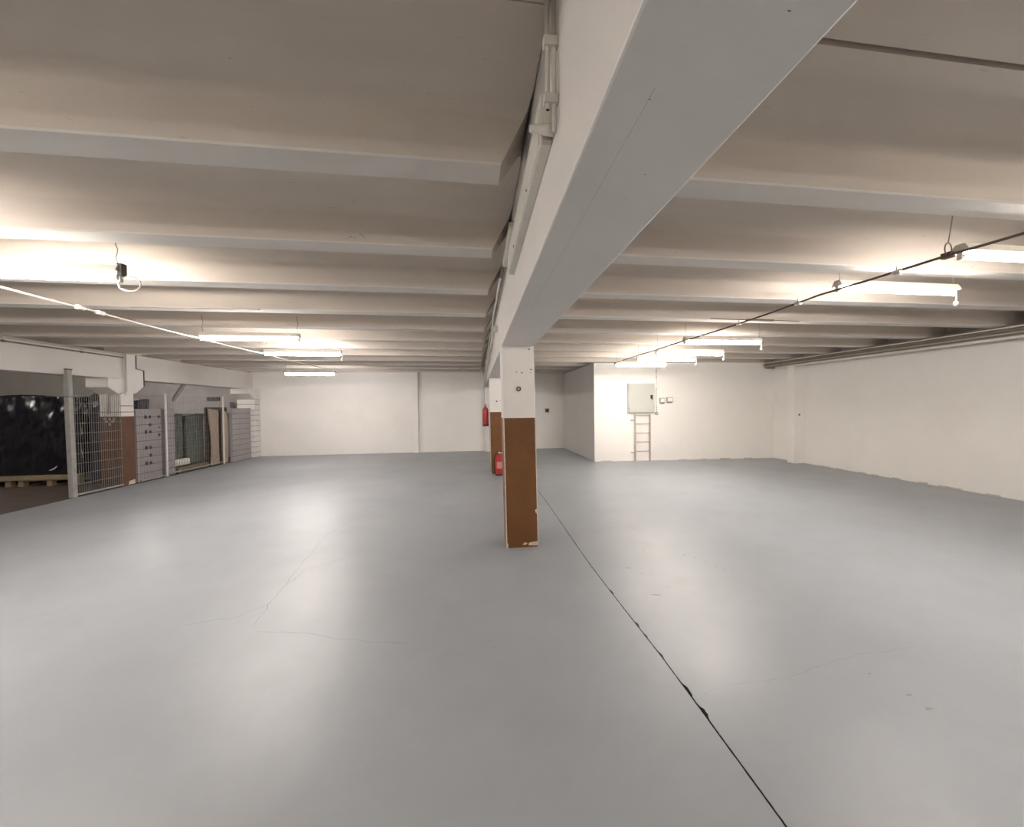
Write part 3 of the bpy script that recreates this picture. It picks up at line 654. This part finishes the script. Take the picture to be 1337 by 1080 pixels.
def mesh_panel(label, x, ya, yb_, za, zb_, dv=0.05, dh=0.2, r=0.003):
    t = thing('wire_mesh_panel', label, 'fence', (x, (ya + yb_) / 2, za), 'wire mesh panels on the left')
    bm = B(); yv = ya
    while yv <= yb_ + 1e-4:
        box(bm, x - r, x + r, yv - r, yv + r, za, zb_); yv += dv
    zv = za
    while zv <= zb_ + 1e-4:
        for sx in (-1, 1): box(bm, x + sx * 2 * r - r, x + sx * 2 * r + r, ya, yb_, zv - r, zv + r)
        zv += dh
    child(t, 'wire_mesh', bm, MT['wire'])
    bm = B(); box(bm, x - 0.012, x + 0.012, ya - 0.01, yb_ + 0.01, za - 0.02, za + 0.01); child(t, 'bottom_rail', bm, MT['post'])
    return t
mesh_panel('wire mesh panel between the grey post and the corbel pillar', -7.80, 9.35, 10.42, 0.05, 2.06, 0.05, 0.2, 0.0030)
mesh_panel('wire mesh panel stretched before the slatted panel with black holes', -7.79, 10.90, 11.66, 0.05, 2.06, 0.05, 0.2, 0.0016)
mesh_panel('wire mesh panel between the two thin white posts', -7.79, 11.78, 14.05, 0.08, 2.06, 0.10, 0.2, 0.002)
for yv, lab, zt in ((11.72, 'thin white post beside the slatted panel with black holes', 2.11), (14.11, 'thin white post before the standing pale boards', 2.09)):
    t = thing('fence_post', lab, 'post', (-7.79, yv, 0), 'thin white fence posts')
    bm = B(); box(bm, -7.80, -7.765, yv - 0.02, yv + 0.02, 0.0, zt, bev=0.005); child(t, 'upright', bm, MT['whitepost'])
    bm = B(); box(bm, -7.85, -7.73, yv - 0.055, yv + 0.055, 0.0, 0.012, bev=0.002); child(t, 'foot_plate', bm, MT['steel'])

def slat_panel(label, x, ya, yb_, zt, n, holes=()):
    t = thing('slatted_panel', label, 'panel', (x, (ya + yb_) / 2, 0), 'grey slatted panels')
    bm = B(); h = zt / n
    for i in range(n):
        box(bm, x - 0.03, x, ya, yb_, i * h + 0.006, (i + 1) * h - 0.006, bev=0.004)
    child(t, 'slats', bm, MT['siding'])
    bm = B(); box(bm, x - 0.026, x - 0.012, ya + 0.002, yb_ - 0.002, 0.0, zt - 0.01); child(t, 'backing', bm, MT['slot'])
    bm = B(); box(bm, x - 0.08, x - 0.03, ya, ya + 0.04, 0, zt); box(bm, x - 0.08, x - 0.03, yb_ - 0.04, yb_, 0, zt); bm.free()
    for yv in (ya, yb_ - 0.04):
        bm = B(); box(bm, x - 0.08, x - 0.03, yv, yv + 0.04, 0, zt); child(t, 'stile', bm, MT['siding'])
    for (yv, zv, r) in holes:
        r *= 1.25
        bm = B(); lathe(bm, [(r, 0.0), (r, 0.004), (0, 0.004)], (x, yv, zv), 14, 'X'); child(t, 'hole', bm, MT['black'])
    return t
hl = []
for zv, two in ((1.53, 1), (1.34, 0), (1.17, 1), (0.79, 1), (0.60, 0), (0.42, 1)):
    hl.append((11.30, zv, 0.032))
    if two: hl.append((11.17, zv, 0.036))
hl += [(11.585, 1.53, 0.03), (11.585, 1.26, 0.02), (11.585, 1.08, 0.03)]
slat_panel('grey slatted panel with rows of black holes beside the corbel pillar', -7.85, 10.90, 11.66, 1.73, 9, hl)
slat_panel('narrow grey slatted panel right of the first thin white post', -7.85, 11.77, 12.12, 1.73, 9, [(11.80, 1.2, 0.02), (11.80, 0.85, 0.02), (11.80, 0.5, 0.02)])
wide = slat_panel('wide grey slatted panel beside the white brick pier', -7.77, 14.57, 15.65, 1.73, 10)
for yv in (14.95, 15.08):
    bm = B(); box(bm, -7.7695, -7.762, yv - 0.007, yv + 0.007, 0.40, 1.30); child(wide, 'rod', bm, MT['post'])

def pallet(label, x0, x1, y0, y1, along='X', m='wood'):
    t = thing('pallet', label, 'pallet', ((x0 + x1) / 2, (y0 + y1) / 2, 0), 'wooden pallets')
    n = 6
    for i in range(n):
        a = y0 + (y1 - y0) * i / n; bm = B(); box(bm, x0, x1, a, a + (y1 - y0) / n * 0.8, 0.122, 0.144, bev=0.002); child(t, 'deck_board', bm, MT[m])
    for i in range(3):
        a = x0 + (x1 - x0 - 0.1) * i / 2; bm = B(); box(bm, a, a + 0.1, y0, y1, 0.10, 0.122); box(bm, a, a + 0.1, y0, y1, 0.0, 0.022)
        child(t, 'stringer_board', bm, MT[m])
        for j in range(3):
            b_ = y0 + (y1 - y0 - 0.12) * j / 2; bm = B(); box(bm, a, a + 0.1, b_, b_ + 0.12, 0.022, 0.10); child(t, 'block', bm, MT[m])
    return t
def wrapped(name, label, x0, x1, y0, y1, z0, z1, m, amp=0.035, cat='wrapped stack', seed=0, nu=70, nv=46):
    """draped film over a stack: walls and top as one creased sheet with thickness of the whole load"""
    bm = B(); per = []
    L = [(x0, y0), (x1, y0), (x1, y1), (x0, y1)]
    for i in range(4):
        a, b_ = Vector(L[i]), Vector(L[(i + 1) % 4]); n = nu
        for k in range(n): per.append((a.lerp(b_, k / n), (b_ - a).normalized()))
    rows = []
    for j in range(nv + 1):
        v = j / nv; row = []
        for p, d in per:
            nrm = Vector((d.y, -d.x)); u = p.x * 1.0 + p.y * 1.3
            q = noise.noise(Vector((u * 5.0 + seed, v * 1.6, seed))) + 0.6 * noise.noise(Vector((u * 13 + v * 4, v * 3.5, seed + 3))) + 0.35 * noise.noise(Vector((u * 9 - v * 9, v * 8, seed + 9)))
            tip = 0.03 * math.sin(u * 3.0 + seed) if j == nv else 0
            q += 1.1 * (0.35 - abs(noise.noise(Vector((u * 4.2 - v * 2.2, v * 2.6 + u * 0.5, seed + 17)))) * 1.6)
            s = amp * q * (0.5 + 0.8 * v)
            row.append(bm.verts.new((p.x + nrm.x * s, p.y + nrm.y * s, z0 + (z1 - z0) * v + tip)))
        rows.append(row)
    N_ = len(per)
    for a, b_ in zip(rows, rows[1:]):
        for k in range(N_):
            f = bm.faces.new((a[k], a[(k + 1) % N_], b_[(k + 1) % N_], b_[k])); f.smooth = True
    bm.faces.new(rows[-1]); bm.faces.new(rows[0][::-1])
    return tag(obj(name, bm, MT[m]), label, cat)
pallet('wooden pallet under the wide black wrapped stack, at the left picture edge', -12.1, -10.35, 10.85, 12.0)
pallet('wooden pallet under the wide black wrapped stack, next to the grey post', -10.2, -9.0, 10.85, 12.0)
for y_, lab in ((10.80, 'long yellowish timber bearer lying along the front of the two pallets'), (11.90, 'long timber bearer at the back of the two pallets under the black stack')):
    bm = B(); box(bm, -12.1, -8.95, y_, y_ + 0.09, 0.146, 0.25, bev=0.004); tag(obj('bearer_timber', bm, MT['wood']), lab, 'timber')
wrapped('wrapped_stack', 'wide stack wrapped in wrinkled black film, left of the grey post', -12.1, -8.95, 10.88, 12.0, 0.255, 2.04, 'film', 0.045, seed=2)
bm = B(); pts = [(-9.62 + 0.22 * math.sin(a), 10.845, 0.55 - 0.20 * math.cos(a)) for a in (0.15, 0.35, 0.55, 0.8, 1.05)]
tube(bm, pts, [0.004, 0.012, 0.016, 0.012, 0.004], 8); tag(obj('film_strip', bm, MT['whitepost']), 'short curved white strip near the foot of the black wrapped stack', 'strip')
wrapped('wrapped_stack', 'dark bluish wrapped stack behind the first wire mesh panel', -8.86, -8.32, 10.95, 11.95, 0.0, 1.95, 'film_blue', 0.03, seed=5, nu=40)
bm = B(); prism(bm, [(11.0, 1.98), (12.0, 2.45), (12.0, 2.50), (11.0, 2.03)], 'X', -8.9, -8.4); tag(obj('leaning_board', bm, MT['board_dark']), 'dark brown board slanting above the first wire mesh panel', 'board')

pallet('wooden pallet behind the mesh between the two thin white posts', -8.75, -7.86, 12.25, 13.50)
wrapped('wrapped_load', 'dark green wrapped load on the pallet behind the mesh', -8.75, -7.98, 12.75, 13.48, 0.146, 1.55, 'green', 0.02, 'load', 11, nu=30, nv=30)
wrapped('wrapped_load', 'pale green wrapped narrow load left of the dark green one', -8.75, -8.0, 12.24, 12.66, 0.36, 1.56, 'film_blue' if 0 else 'green', 0.015, 'load', 15, nu=24, nv=30)
bm = B(); box(bm, -8.5, -7.90, 12.20, 12.80, 0.18, 0.36, bev=0.05); tag(obj('foam_slab', bm, MT['foam']), 'thick white foam slab with rounded edges lying on the pallet behind the mesh', 'slab')
# standing boards
def slab_board(label, ya, yb_, zt, m, x=-7.9, curve=0.0, d=0.035, lean=0.0):
    bm = B(); n = 12; poly = []
    for i in range(n + 1):
        v = i / n; poly.append((ya + curve * math.sin(v * PI * 1.3) - 0.03 * v, 0.02 + (zt - 0.02) * v))
    for i in range(n, -1, -1):
        v = i / n; poly.append((yb_ - 0.7 * curve * math.sin(v * PI) - (0.05 if i == n else 0.0), 0.02 + (zt - 0.02) * v - (0.04 if i == n else 0)))
    prism(bm, poly, 'X', lambda u, v: x - d - lean * v, lambda u, v: x - lean * v)
    return tag(obj('standing_board', bm, MT[m]), label, 'board', 'boards standing behind the mesh')
slab_board('pale waney board leaning left of the second thin white post', 13.58, 14.00, 1.72, 'board', -7.84, 0.06)
slab_board('narrow pale board leaning right of the second thin white post', 14.20, 14.42, 1.66, 'board', -7.84, -0.03)
bm = B(); box(bm, -7.97, -7.92, 13.53, 14.555, 0.0, 1.76, bev=0.004); tag(obj('backing_sheet', bm, MT['board_dark']), 'dark brown sheet standing behind the two pale boards', 'sheet')
# things further back in the left bay
bm = B(); box(bm, -10.4, -8.5, YB - 0.25, YB + 0.01, 1.55, 1.95, bev=0.01); tag(obj('wall_shelf_box', bm, MT['block']), 'long grey box ledge on the outer back wall behind the mesh', 'ledge')
bm = B(); box(bm, -9.35, -8.95, YB - 0.03, YB + 0.01, 2.0, 2.13, bev=0.004); tag(obj('vent_grille', bm, MT['dark']), 'small dark vent in the grey wall behind the mesh', 'vent')
bm = B(); prism(bm, [(12.55, 1.98), (12.95, 2.399), (13.08, 2.399), (12.60, 1.93)], 'X', -8.2, -8.14); tag(obj('diagonal_strut', bm, MT['post']), 'pale diagonal strut under the left beam behind the mesh', 'strut')
